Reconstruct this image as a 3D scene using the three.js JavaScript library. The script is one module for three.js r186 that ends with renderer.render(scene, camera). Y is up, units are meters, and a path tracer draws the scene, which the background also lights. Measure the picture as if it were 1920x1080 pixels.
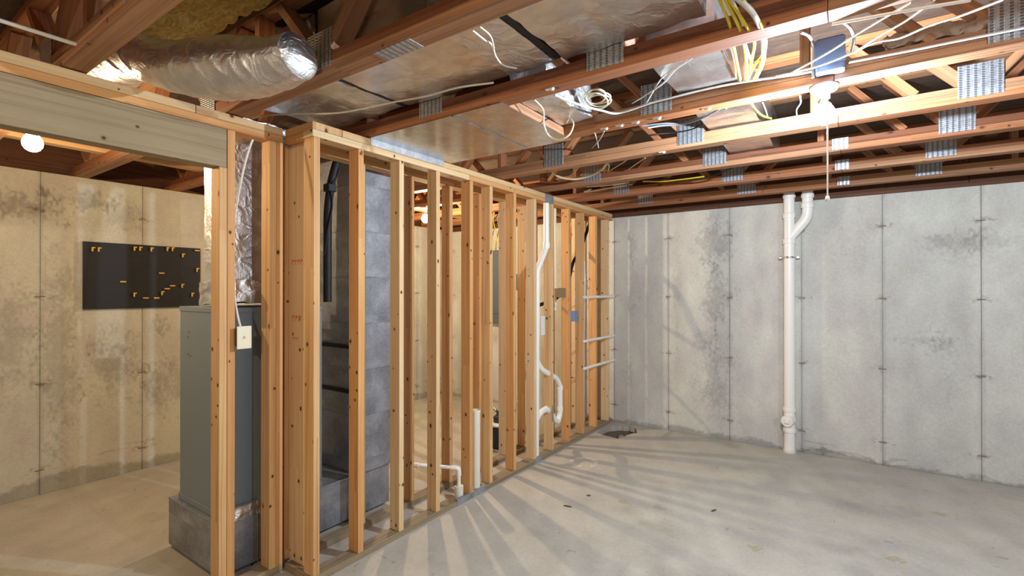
import * as THREE from 'three';
import { mergeGeometries, toCreasedNormals } from 'three/addons/utils/BufferGeometryUtils.js';

// ---------------------------------------------------------------- camera, exposure, lights
const scene = new THREE.Scene();
scene.background = new THREE.Color(0x000000);
const camera = new THREE.PerspectiveCamera(60.68, 1920 / 1080, 0.05, 60);
camera.position.set(0, 1.58, 0);
camera.rotation.order = 'YXZ';
camera.rotation.y = THREE.MathUtils.degToRad(34.79);
camera.rotation.x = 0.00325;
const renderer = new THREE.WebGLRenderer({ antialias: true });
renderer.toneMapping = THREE.LinearToneMapping;
renderer.toneMappingExposure = 1.22;
renderer.shadowMap.enabled = true;
renderer.shadowMap.type = THREE.PCFSoftShadowMap;
const LAMPS = {                       // colour (linear), candela, centre of the bulb
  room: { c: [0.745, 0.86, 1.0], i: 13, p: [-0.108, 2.365, -2.6] },
  hall: { c: [1.0, 0.74, 0.44], i: 2.7, p: [-3.6, 2.365, -0.695] },
  utility: { c: [1.0, 0.77, 0.48], i: 8, p: [-3.88, 2.365, -3.91] },
  rear: { c: [1.0, 0.82, 0.60], i: 7.5, p: [-0.108, 2.365, 1.328] },
  side: { c: [0.745, 0.86, 1.0], i: 9.5, p: [2.2, 2.365, -1.284] },
};

// ---------------------------------------------------------------- random numbers and noise
function rng(seed) { let s = seed >>> 0; return () => { s = (s + 0x6D2B79F5) | 0; let t = Math.imul(s ^ (s >>> 15), 1 | s); t = (t + Math.imul(t ^ (t >>> 7), 61 | t)) ^ t; return ((t ^ (t >>> 14)) >>> 0) / 4294967296; }; }
const R = rng(20240);
function h3(x, y, z) { let n = (Math.imul(x, 374761393) + Math.imul(y, 668265263) + Math.imul(z, 1274126177)) | 0; n = Math.imul(n ^ (n >>> 13), 1274126177); return ((n ^ (n >>> 16)) >>> 0) / 4294967296; }
const sm = t => t * t * (3 - 2 * t), mix = (a, b, t) => a + (b - a) * t, cl = (v, a = 0, b = 1) => v < a ? a : v > b ? b : v;
function n2(x, y, s = 0) { const i = Math.floor(x), j = Math.floor(y), u = sm(x - i), v = sm(y - j); return mix(mix(h3(i, j, s), h3(i + 1, j, s), u), mix(h3(i, j + 1, s), h3(i + 1, j + 1, s), u), v); }
function n3(x, y, z) { const i = Math.floor(x), j = Math.floor(y), k = Math.floor(z), u = sm(x - i), v = sm(y - j), w = sm(z - k); const f = q => mix(mix(h3(i, j, q), h3(i + 1, j, q), u), mix(h3(i, j + 1, q), h3(i + 1, j + 1, q), u), v); return mix(f(k), f(k + 1), w); }
function fbm(x, y, s = 0, o = 4) { let a = 0.5, t = 0, q = 0; for (let i = 0; i < o; i++) { t += a * n2(x, y, s + i); q += a; x = x * 2.03 + 7.1; y = y * 2.03 + 3.7; a *= 0.5; } return t / q; }

// ---------------------------------------------------------------- textures (r,g,b as sRGB 0..255)
function tex(w, h, f, srgb = true, rep = true) {
  const d = new Uint8Array(w * h * 4);
  for (let j = 0; j < h; j++) for (let i = 0; i < w; i++) { const c = f(i, j), o = (j * w + i) * 4; d[o] = cl(c[0], 0, 255); d[o + 1] = cl(c[1], 0, 255); d[o + 2] = cl(c[2], 0, 255); d[o + 3] = 255; }
  const t = new THREE.DataTexture(d, w, h, THREE.RGBAFormat);
  t.magFilter = THREE.LinearFilter; t.minFilter = THREE.LinearMipmapLinearFilter; t.generateMipmaps = true;
  if (srgb) t.colorSpace = THREE.SRGBColorSpace;
  if (rep) t.wrapS = t.wrapT = THREE.RepeatWrapping;
  t.needsUpdate = true; return t;
}
// lumber: 2.4 m along u, 0.4 m along v
function woodTex(seed, light, dark, knots, spread) {
  const r = rng(seed), K = [];
  for (let k = 0; k < knots; k++) K.push([r() * 2.4, r() * 0.4, 0.0035 + r() * 0.0055, 0.75 + r() * 0.9]);
  return tex(1024, 256, (i, j) => {
    const u = i / 1024 * 2.4, v = j / 256 * 0.4;
    let off = 0, kn = 0, ring = 0;
    for (const [ku, kv, kr, el] of K) {
      let du = Math.abs(u - ku); if (du > 1.2) du = 2.4 - du; let dv = v - kv; if (dv > 0.2) dv -= 0.4; if (dv < -0.2) dv += 0.4;
      if (du > 0.12 || Math.abs(dv) > 0.06) continue;
      const dd = Math.hypot(du / el, dv) / kr;
      off += Math.sign(dv) * 0.006 * Math.exp(-(du * du) / 0.0016) * Math.exp(-Math.abs(dv) / 0.02);
      if (dd < 1) kn = Math.max(kn, 1); else if (dd < 2.2) ring = Math.max(ring, (2.2 - dd) / 1.2);
    }
    const w = v - off + 0.03 * (n2(u * 1.1, v * 5, seed) - 0.5) + 0.010 * (n2(u * 4, v * 20, seed + 3) - 0.5);
    const st = (f, s) => { const q = n2(u * 0.9 + 0.3 * f / 90, w * f + 3 * n2(u * 0.5, v * 6, s), s); return q; };
    const late = cl((st(85, seed + 5) * 0.6 + st(190, seed + 7) * 0.4 - 0.36) * 2.4) * (0.4 + 0.6 * n2(u * 1.2, v * 13, seed + 9));
    const fine = n2(u * 9, v * 420, seed + 11) - 0.5, blot = fbm(u * 2.2, v * 9, seed + 13, 3) - 0.5;
    let t = cl(late * spread + fine * 0.14 + blot * 0.5 + 0.12);
    t = cl(t + ring * 0.42);
    let c = [0, 1, 2].map(k => mix(light[k], dark[k], t));
    if (kn) { const q = 0.6 + 0.5 * n2(u * 300, v * 300, seed); c = [92 * q, 58 * q, 32 * q]; }
    return c;
  });
}
const TW = [woodTex(11, [220, 186, 138], [184, 134, 84], 34, 0.5), woodTex(29, [216, 176, 124], [174, 120, 70], 26, 0.62), woodTex(47, [224, 196, 152], [192, 146, 98], 30, 0.42)];
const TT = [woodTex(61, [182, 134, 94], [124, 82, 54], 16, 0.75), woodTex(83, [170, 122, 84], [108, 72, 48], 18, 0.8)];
const TB = woodTex(97, [160, 142, 110], [116, 98, 72], 7, 0.7);
const TP = woodTex(101, [150, 132, 104], [100, 84, 62], 12, 0.6);
const woodBump = tex(512, 256, (i, j) => { const u = i / 512 * 2.4, v = j / 256 * 0.4; const q = 120 + 110 * (n2(u * 8, v * 330, 3) - 0.5) + 60 * (n2(u * 1.5, v * 60, 5) - 0.5); return [q, q, q]; }, false);
const wm = (map, color = 0xffffff, rough = 0.72) => new THREE.MeshStandardMaterial({ map, color, roughness: rough, bumpMap: woodBump, bumpScale: 0.0006 });
const M = {};
M.stud = [wm(TW[0]), wm(TW[1]), wm(TW[2]), wm(TW[0], 0xf2dcc2), wm(TW[1], 0xfff0dc)];
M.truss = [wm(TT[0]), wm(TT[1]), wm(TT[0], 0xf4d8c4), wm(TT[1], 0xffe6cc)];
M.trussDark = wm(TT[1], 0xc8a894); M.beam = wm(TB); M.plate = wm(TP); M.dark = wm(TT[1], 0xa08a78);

// concrete: one map per wall, in metres from the map's lower left corner
function stainField(list, x, y, s) {
  let d = 0;
  for (const [sx, sy, rx, ry, k] of list) {
    const q = Math.hypot((x - sx) / rx, (y - sy) / ry); if (q > 1.5) continue;
    const edge = 1.0 - q + 1.5 * (fbm(x * 15, y * 11, s, 4) - 0.5) + 0.9 * (n2(x * 60, y * 42, s + 4) - 0.5);
    if (edge > 0) d += k * cl(edge * 1.5) * (0.5 + 0.7 * fbm(x * 34, y * 22, s + 7, 2));
  }
  return d;
}
function concreteTex(W, H, pw, ph, base, tint, stains, seams, seed, foot) {
  return tex(pw, ph, (i, j) => {
    const x = i / pw * W, y = j / ph * H;
    const a = fbm(x * 1.3, y * 0.9, seed, 4) - 0.5, b = fbm(x * 7, y * 4.5, seed + 20, 3) - 0.5, c = n2(x * 90, y * 90, seed + 30) - 0.5;
    const streak = n2(x * 9, y * 0.5, seed + 40) - 0.5;
    let l = 1 + a * 0.16 + b * 0.10 + c * 0.06 + streak * 0.07;
    let d = stainField(stains, x, y, seed + 50), rust = 0;
    for (const [sx, ys] of seams) for (const ty of ys) { const q = Math.hypot((x - sx) / 0.085, (y - ty) / 0.03); if (q < 1.6) { const e = cl(0.85 - q + 1.7 * (n2(x * 48, y * 80, seed + 60) - 0.5)); d += 0.30 * e; rust += 0.7 * e * n2(sx * 3, ty * 3, 9); } }
    for (const [sx] of seams) { const q = Math.abs(x - sx) / (0.012 + 0.03 * n2(sx * 7, y * 3.1, seed + 62)); if (q < 1) d += 0.11 * cl((1 - q) * 1.4 + 0.9 * (n2(x * 70, y * 14, seed + 64) - 0.55)); }
    const ft = foot * (0.5 + 1.6 * (fbm(x * 2.2, 3, seed + 70, 3) - 0.3));
    if (y < ft * 1.6) { const e = cl((ft - y) / 0.03 + 2.2 * (fbm(x * 22, y * 30, seed + 80, 3) - 0.5)); d += 0.30 * e; }
    if (y < foot * 2) { const q = 1 - Math.abs(2 * n2(x * 6, y * 26 + 2 * n2(x * 3, y * 3, seed), seed + 84) - 1); if (q > 0.86 && n2(x * 3.3, y * 8, seed + 86) > 0.55) d += 0.15; }
    if (n2(x * 60, y * 60, seed + 90) > 0.985) d += 0.22;
    l *= 1 - cl(d * 0.62, 0, 0.5);
    return [base[0] * l + rust * 10, base[1] * l + tint * b * 16 - rust * 2, base[2] * l - rust * 16];
  }, true, false);
}

// ---------------------------------------------------------------- other materials
const std = (color, roughness = 0.6, o = {}) => new THREE.MeshStandardMaterial({ color, roughness, ...o });
const crinkle = tex(512, 512, (i, j) => { let x = i / 512 * 9, y = j / 512 * 9; const q = (a, b, s) => 1 - Math.abs(2 * n2(a, b, s) - 1); const wx = x + 2.2 * n2(x * 0.7, y * 0.7, 1), wy = y + 2.2 * n2(x * 0.7, y * 0.7, 2); const v = 255 * (0.55 * Math.pow(q(wx, wy, 4), 2) + 0.3 * q(wx * 2.3, wy * 2.3, 5) + 0.15 * q(x * 5, y * 5, 6)); return [v, v, v]; }, false);
const spangle = tex(256, 256, (i, j) => { const v = 188 + 22 * (n2(i / 7, j / 7, 2) - 0.5) + 36 * (fbm(i / 40, j / 40, 8, 3) - 0.5); return [v, v + 2, v + 5]; });
const foilMap = tex(256, 256, (i, j) => { const v = 226 + 40 * (fbm(i / 30, j / 30, 12, 3) - 0.5); return [v, v, v]; });
M.foil = new THREE.MeshStandardMaterial({ map: foilMap, metalness: 1, roughness: 0.43, bumpMap: crinkle, bumpScale: 0.004 });
M.foilSmooth = new THREE.MeshStandardMaterial({ map: foilMap, metalness: 1, roughness: 0.34, bumpMap: crinkle, bumpScale: 0.0016 });
spangle.repeat.set(6, 1);
M.galv = new THREE.MeshStandardMaterial({ map: spangle, metalness: 0.95, roughness: 0.27 });
const dusty = tex(512, 256, (i, j) => { const q = fbm(i / 60, j / 34, 90, 4), v = 156 + 60 * (q - 0.5) + 18 * (n2(i / 4, j / 4, 2) - 0.5); return [v, v + 3, v + 9]; }); dusty.repeat.set(2, 0.5);
M.galvDull = new THREE.MeshStandardMaterial({ map: dusty, metalness: 0.6, roughness: 0.5 });
const toothBump = tex(128, 128, (i, j) => { const a = (i % 21) / 21, b = (j % 9) / 9; const v = (a > 0.28 && a < 0.72) ? (b > 0.3 ? 235 : 60) : 130; return [v, v, v]; }, false);
const toothMap = tex(128, 128, (i, j) => { const a = (i % 21) / 21, b = (j % 9) / 9; const v = (a > 0.3 && a < 0.7) ? 128 + (b < 0.5 ? 26 : 0) : 186 + 40 * (n2(i / 6, j / 6, 5) - 0.5); return [v, v + 2, v + 6]; });
toothBump.repeat.set(14.5, 2.5); toothMap.repeat.set(14.5, 2.5);
M.galvBright = new THREE.MeshStandardMaterial({ map: spangle, metalness: 0.45, roughness: 0.5 });
M.gusset = new THREE.MeshStandardMaterial({ map: toothMap, metalness: 0.75, roughness: 0.42, bumpMap: toothBump, bumpScale: 0.002 });
M.pvc = std(0xeceae2, 0.34); M.pvcOld = std(0xdcd6c6, 0.45); M.white = std(0xd9d7d0, 0.45); M.cream = std(0xe6dfc4, 0.42);
M.yellow = std(0xe2cf3a, 0.5); M.grey = std(0x9a9da2, 0.5); M.black = std(0x141416, 0.6); M.tan = std(0xcdbd96, 0.6);
M.cabinet = std(0x7f8a90, 0.48, { metalness: 0.1 }); M.panelGrey = std(0x555b61, 0.5); M.blue = std(0x6f83ad, 0.5); M.brown = std(0x8a7050, 0.7);
M.copper = std(0xb5673a, 0.35, { metalness: 0.9 }); M.rust = std(0x7d7468, 0.8); M.porcelain = std(0xf4f2ec, 0.28); M.chrome = std(0xd8d8da, 0.22, { metalness: 1 });
M.red = std(0xd0795c, 0.8); M.osb = null; M.basin = std(0x23272a, 0.6);

// ---------------------------------------------------------------- geometry helpers
const V = (x, y, z) => new THREE.Vector3(x, y, z);
const boxCache = new Map();
function cbox(w, h, d, c = 0.0018, variant = 0) {          // chamfered box, uv in metres along the grain
  const key = [w, h, d, c, variant].map(v => v.toFixed(4)).join();
  if (boxCache.has(key)) return boxCache.get(key);
  c = Math.min(c, w * 0.3, h * 0.3, d * 0.3);
  const s = [w / 2, h / 2, d / 2], L = s.indexOf(Math.max(...s)), r = rng(variant * 977 + 5), ou = r(), ov = r(), P = [], N = [], U = [];
  const corner = (sx, sy, sz, ax) => { const p = [sx * s[0], sy * s[1], sz * s[2]], g = [sx, sy, sz]; for (let k = 0; k < 3; k++) if (k !== ax) p[k] -= g[k] * c; return p; };
  const tri = (a, b, q, n) => {
    const e1 = V(...b).sub(V(...a)), e2 = V(...q).sub(V(...a)); if (e1.cross(e2).dot(V(...n)) < 0) [b, q] = [q, b];
    const l = Math.hypot(...n), na = n.map(Math.abs), ax = na.indexOf(Math.max(...na));
    const o = [0, 1, 2].filter(k => k !== ax); const ku = ax === L ? o[0] : L, kv = ax === L ? o[1] : o.find(k => k !== L);
    for (const p of [a, b, q]) { P.push(...p); N.push(n[0] / l, n[1] / l, n[2] / l); U.push((p[ku] + s[ku]) / 2.4 + ou + ax * 0.31, (p[kv] + s[kv]) / 0.4 + ov + ax * 0.37 + (n[ax] > 0 ? 0 : 0.43)); }
  };
  const quad = (a, b, q, e, n) => { tri(a, b, q, n); tri(a, q, e, n); };
  for (let ax = 0; ax < 3; ax++) for (const sg of [-1, 1]) { const g = (i, j) => { const v = [0, 0, 0]; v[ax] = sg; v[(ax + 1) % 3] = i; v[(ax + 2) % 3] = j; return corner(...v, ax); }; const n = [0, 0, 0]; n[ax] = sg; quad(g(-1, -1), g(1, -1), g(1, 1), g(-1, 1), n); }
  for (let ax = 0; ax < 3; ax++) { const a1 = (ax + 1) % 3, a2 = (ax + 2) % 3; for (const i of [-1, 1]) for (const j of [-1, 1]) { const g = (t, f) => { const v = [0, 0, 0]; v[ax] = t; v[a1] = i; v[a2] = j; return corner(...v, f); }; const n = [0, 0, 0]; n[a1] = i; n[a2] = j; quad(g(-1, a1), g(1, a1), g(1, a2), g(-1, a2), n); } }
  for (const i of [-1, 1]) for (const j of [-1, 1]) for (const k of [-1, 1]) tri(corner(i, j, k, 0), corner(i, j, k, 1), corner(i, j, k, 2), [i, j, k]);
  const geo = new THREE.BufferGeometry(); geo.setAttribute('position', new THREE.Float32BufferAttribute(P, 3)); geo.setAttribute('normal', new THREE.Float32BufferAttribute(N, 3)); geo.setAttribute('uv', new THREE.Float32BufferAttribute(U, 2));
  boxCache.set(key, geo); return geo;
}
const used = {};
function numbered(n) { if (!(n in used)) { used[n] = 0; return n; } used[n]++; return n + '_' + String(used[n]).padStart(3, '0'); }
function thing(name, label, category, pos, group) { const g = new THREE.Group(); g.name = numbered(name); g.position.set(...pos); g.userData = { label, category }; if (group) g.userData.group = group; scene.add(g); return g; }
function base(o) { const v = V(0, 0, 0); for (let p = o; p && p !== scene; p = p.parent) v.add(p.position); return v; }
function put(parent, name, geo, mat, x = 0, y = 0, z = 0) {   // x, y, z in room coordinates
  const m = new THREE.Mesh(geo, mat); m.name = name; m.castShadow = m.receiveShadow = true; m.position.set(x, y, z).sub(base(parent)); parent.add(m); return m;
}
let vi = 0;
function board(parent, name, mat, x, y, z, variant = (vi++ % 7)) { return put(parent, name, cbox(Math.abs(x[1] - x[0]), Math.abs(y[1] - y[0]), Math.abs(z[1] - z[0]), 0.002, variant), mat, (x[0] + x[1]) / 2, (y[0] + y[1]) / 2, (z[0] + z[1]) / 2); }
function single(name, label, category, geo, mat, pos = [0, 0, 0], group) { const m = new THREE.Mesh(geo, mat); m.name = numbered(name); m.castShadow = m.receiveShadow = true; m.position.set(...pos); m.userData = { label, category }; if (group) m.userData.group = group; scene.add(m); return m; }
function tubeGeo(pts, r, seg = 8, per = 7) {
  const c = new THREE.CatmullRomCurve3(pts.map(p => V(...p)), false, 'centripetal'), n = Math.max(2, pts.length * per), g = new THREE.TubeGeometry(c, n, r, seg), gs = [g];
  for (const t of [0, 1]) { const p = c.getPointAt(t), d = c.getTangentAt(t).multiplyScalar(t ? 1 : -1), k = new THREE.CircleGeometry(r, seg); k.applyQuaternion(new THREE.Quaternion().setFromUnitVectors(V(0, 0, 1), d)); k.translate(p.x, p.y, p.z); gs.push(k); }
  return mergeGeometries(gs.map(q => q.toNonIndexed()));
}
function rel(geo, p) { return geo.clone().translate(-p[0], -p[1], -p[2]); }
function pipeGeo(pts, r, seg = 20, bend = 0.05) {           // straight runs joined by short swept bends
  const cp = new THREE.CurvePath(); let last = V(...pts[0]);
  for (let i = 1; i < pts.length; i++) { const p = V(...pts[i]); if (i < pts.length - 1) { const nx = V(...pts[i + 1]); const b = Math.min(bend, p.distanceTo(last) * 0.48, p.distanceTo(nx) * 0.48); const a = p.clone().add(last.clone().sub(p).setLength(b)), e = p.clone().add(nx.clone().sub(p).setLength(b)); cp.add(new THREE.LineCurve3(last, a)); cp.add(new THREE.QuadraticBezierCurve3(a, p, e)); last = e; } else cp.add(new THREE.LineCurve3(last, p)); }
  const q = []; for (const c of cp.curves) { const n = c.isLineCurve3 ? 1 : 7; for (let k = 0; k < n; k++) q.push(c.getPoint(k / n)); } q.push(V(...pts[pts.length - 1]));
  const pos = [], uv = [], idx = []; let fr = null;
  q.forEach((p, i) => { const d = (i === 0 ? q[1].clone().sub(p) : i === q.length - 1 ? p.clone().sub(q[i - 1]) : q[i + 1].clone().sub(p).normalize().add(p.clone().sub(q[i - 1]).normalize())).normalize(); if (!fr) { fr = Math.abs(d.y) < 0.9 ? V(0, 1, 0) : V(1, 0, 0); } const x = fr.clone().sub(d.clone().multiplyScalar(fr.dot(d))).normalize(); fr = x; const y = d.clone().cross(x); for (let k = 0; k <= seg; k++) { const a = k / seg * Math.PI * 2; const v = p.clone().addScaledVector(x, Math.cos(a) * r).addScaledVector(y, Math.sin(a) * r); pos.push(v.x, v.y, v.z); uv.push(k / seg, i); } });
  for (let i = 0; i < q.length - 1; i++) for (let k = 0; k < seg; k++) { const a = i * (seg + 1) + k, b = a + seg + 1; idx.push(a, a + 1, b, a + 1, b + 1, b); }
  const g = new THREE.BufferGeometry(); g.setAttribute('position', new THREE.Float32BufferAttribute(pos, 3)); g.setAttribute('uv', new THREE.Float32BufferAttribute(uv, 2)); g.setIndex(idx); g.computeVertexNormals();
  const caps = [[q[0], q[0].clone().sub(q[1])], [q[q.length - 1], q[q.length - 1].clone().sub(q[q.length - 2])]].map(([p, d]) => { const k = new THREE.CircleGeometry(r, seg); k.applyQuaternion(new THREE.Quaternion().setFromUnitVectors(V(0, 0, 1), d.normalize())); k.translate(p.x, p.y, p.z); return k.toNonIndexed(); });
  return mergeGeometries([g.toNonIndexed(), ...caps]);
}
const lathe = (prof, seg = 28) => new THREE.LatheGeometry(prof.map(p => new THREE.Vector2(...p)), seg);
function ringY(r, h) { return lathe([[r * 0.9, -h / 2], [r, -h / 2 + 0.003], [r, h / 2 - 0.003], [r * 0.9, h / 2]]); }
function foilBox(w, h, d, amp, freq, seg, seed = 0) {       // box wrapped in loose foil
  const n = v => Math.max(2, Math.round(v / seg)); const g = new THREE.BoxGeometry(w, h, d, n(w), n(h), n(d)), p = g.attributes.position, nr = g.attributes.normal, uv = g.attributes.uv;
  for (let i = 0; i < p.count; i++) {
    const x = p.getX(i), y = p.getY(i), z = p.getZ(i); const N = [nr.getX(i), nr.getY(i), nr.getZ(i)].map(Math.abs);
    if (N[0] > 0.5) uv.setXY(i, z / 0.5, y / 0.5); else if (N[1] > 0.5) uv.setXY(i, x / 0.5, z / 0.5); else uv.setXY(i, x / 0.5, y / 0.5);
    const f = (a) => { const q = 1 - Math.abs(2 * n3(x * freq + a, y * freq * 1.3 + a + seed, z * freq) - 1); return (q * q - 0.4) * amp + (n3(x * freq * 0.35 + a, y * freq * 0.35, z * freq * 0.35 + seed) - 0.5) * amp * 2; };
    p.setXYZ(i, x + f(3), y + f(17), z + f(41));
  }
  g.computeVertexNormals(); return g;
}
function addLamp(L, r = 0.0225) { const l = new THREE.PointLight(new THREE.Color().setRGB(...L.c), L.i, 0, 2); l.position.set(...L.p); l.castShadow = true; l.shadow.mapSize.set(2048, 2048); l.shadow.radius = 1.0; l.shadow.bias = -0.0004; l.shadow.camera.near = 0.045; l.shadow.camera.far = 14; return l; }

// ---------------------------------------------------------------- the room
const XL = -5.147, XR = 3.6, ZB = -5.541, ZF = 3.2, TOP = 2.49, SUB = 2.94;
const structure = (o, name, label) => { o.name = name; o.userData = { kind: 'structure', label }; return o; };
const tieY = [0.208, 0.865, 1.498, 2.151];
const backSeams = [-4.95, -4.3, -3.65, -3.0, -2.36, -1.713, -1.071, -0.418, 0.212, 0.863, 1.51, 2.16, 2.81, 3.45];
const leftSeams = []; for (let k = -6; k < 8; k++) leftSeams.push(-1.039 - 0.664 * k);
const backStains = [[-1.25, 2.06, 0.2, 0.26, 0.30], [-1.2, 1.52, 0.17, 0.34, 0.30], [-1.28, 1.05, 0.2, 0.2, 0.2], [-1.22, 0.62, 0.2, 0.42, 0.24], [0.69, 1.96, 0.2, 0.12, 0.26], [0.9, 1.98, 0.2, 0.1, 0.16], [0.62, 1.12, 0.14, 0.12, 0.26], [0.5, 1.14, 0.2, 0.05, 0.18], [0.05, 2.1, 0.3, 0.18, 0.08], [-1.62, 1.4, 0.05, 0.7, 0.12], [-2.15, 2.05, 0.06, 0.2, 0.22], [-2.1, 1.6, 0.09, 0.25, 0.16], [-2.2, 0.6, 0.07, 0.16, 0.2], [0.66, 0.75, 0.05, 0.25, 0.14], [-0.1, 1.3, 0.2, 0.5, 0.05], [-4.2, 1.3, 0.5, 0.5, 0.12], [-3.2, 1.8, 0.4, 0.3, 0.14]];
const leftStains = [[-0.95, 2.2, 0.25, 0.12, 0.2], [-1.3, 2.3, 0.2, 0.1, 0.16], [-1.55, 2.2, 0.12, 0.16, 0.1], [-1.16, 1.1, 0.1, 0.9, 0.12], [-1.5, 0.95, 0.16, 0.3, 0.14], [-0.88, 1.2, 0.1, 0.5, 0.12], [-1.9, 0.7, 0.2, 0.25, 0.12], [-1.85, 1.25, 0.06, 0.08, 0.16], [-3.2, 1.4, 0.6, 0.5, 0.12]];
const WB = XR - XL + 0.1, WL = ZF - ZB + 0.1;
const texBack = concreteTex(WB, 2.5, 2048, 576, [196, 194, 186], 0.4, backStains.map(([x, y, a, b, k]) => [x - XL, y, a, b, k * 0.72]), backSeams.map(x => [x - XL, tieY]), 100, 0.06);
const texLeft = concreteTex(WL, 2.5, 2048, 576, [190, 185, 170], 0.5, leftStains.map(([z, y, a, b, k]) => [ZF - z, y, a * 1.2, b, k * 1.7]), leftSeams.map(z => [ZF - z, [0.19, 0.853, 1.527, 2.196]]), 300, 0.13);
const concBump = tex(512, 512, (i, j) => { const v = 128 + 90 * (fbm(i / 22, j / 22, 6, 4) - 0.5) + (n2(i / 5, j / 5, 8) > 0.93 ? -50 : 0); return [v, v, v]; }, false);
concBump.repeat.set(6, 2);
const mBack = new THREE.MeshStandardMaterial({ map: texBack, roughness: 0.82, bumpMap: concBump, bumpScale: 0.003 });
const mLeft = new THREE.MeshStandardMaterial({ map: texLeft, roughness: 0.84, bumpMap: concBump, bumpScale: 0.003 });
M.joint = std(0xb0aca2, 0.9);
function wallPanels(group, alongX, seams, lo, hi, face, thick, H, mat, size, origin, ties) {
  const s = [lo, ...seams.filter(v => v > lo + 0.05 && v < hi - 0.05).sort((a, b) => a - b), hi];
  for (let i = 0; i < s.length - 1; i++) {
    const g0 = 0.0014, a = s[i] + g0, b = s[i + 1] - g0, cx = (a + b) / 2;
    const geo = cbox(alongX ? b - a : 0.02, H, alongX ? 0.02 : b - a, 0.002, i).clone(); const p = geo.attributes.position, uv = geo.attributes.uv;
    for (let k = 0; k < p.count; k++) uv.setXY(k, (alongX ? cx + p.getX(k) - origin : origin - (cx + p.getZ(k))) / size, (H / 2 + p.getY(k)) / 2.5);
    put(group, 'panel', geo, mat, alongX ? cx : face - 0.01 * thick, H / 2, alongX ? face - 0.01 * thick : cx);
  }
  for (const v of seams) if (v > lo + 0.05 && v < hi - 0.05) for (const y of ties) {
    if (alongX) put(group, 'form_tie', cbox(0.055, 0.008, 0.008, 0.002, 0), M.rust, v, y, face + 0.0005 * thick); else put(group, 'form_tie', cbox(0.008, 0.008, 0.055, 0.002, 0), M.rust, face + 0.0005 * thick, y, v);
  }
}
{ // back concrete wall
  const g = new THREE.Group(); g.position.set((XL + XR) / 2, 0, ZB - 0.12); structure(g, 'wall_back', 'poured concrete foundation wall with vertical form seams and rusty ties'); scene.add(g);
  board(g, 'backing', M.joint, [XL - 0.24, XR + 0.24], [-0.2, 2.44], [ZB - 0.22, ZB - 0.012]);
  wallPanels(g, true, backSeams, XL, XR, ZB, 1, 2.44, mBack, WB, XL, tieY);
  const h = new THREE.Group(); h.position.set(XL - 0.12, 0, (ZB + ZF) / 2); structure(h, 'wall_left', 'poured concrete wall behind the furnace with vertical form seams'); scene.add(h);
  board(h, 'backing', M.joint, [XL - 0.22, XL - 0.012], [-0.2, TOP], [ZB, ZF]);
  wallPanels(h, false, leftSeams, ZB, ZF, XL, 1, TOP, mLeft, WL, ZF, [0.19, 0.853, 1.527, 2.196]);
  const r = structure(new THREE.Mesh(cbox(0.22, SUB, ZF - ZB, 0.002, 0).clone(), mLeft), 'wall_right', 'plain concrete wall on the right, outside the picture'); r.position.set(XR + 0.11, SUB / 2, (ZB + ZF) / 2); r.castShadow = r.receiveShadow = true; scene.add(r);
  const f = structure(new THREE.Mesh(cbox(XR - XL + 0.44, SUB, 0.22, 0.002, 0).clone(), mBack), 'wall_front', 'plain concrete wall behind the viewer'); f.position.set((XL + XR) / 2, SUB / 2, ZF + 0.11); f.castShadow = f.receiveShadow = true; scene.add(f);
}
const SPOTS = [[-1.395, -3.486], [-1.164, -3.548], [-0.501, -3.318], [0.193, -3.662], [0.482, -4.567]];
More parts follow.
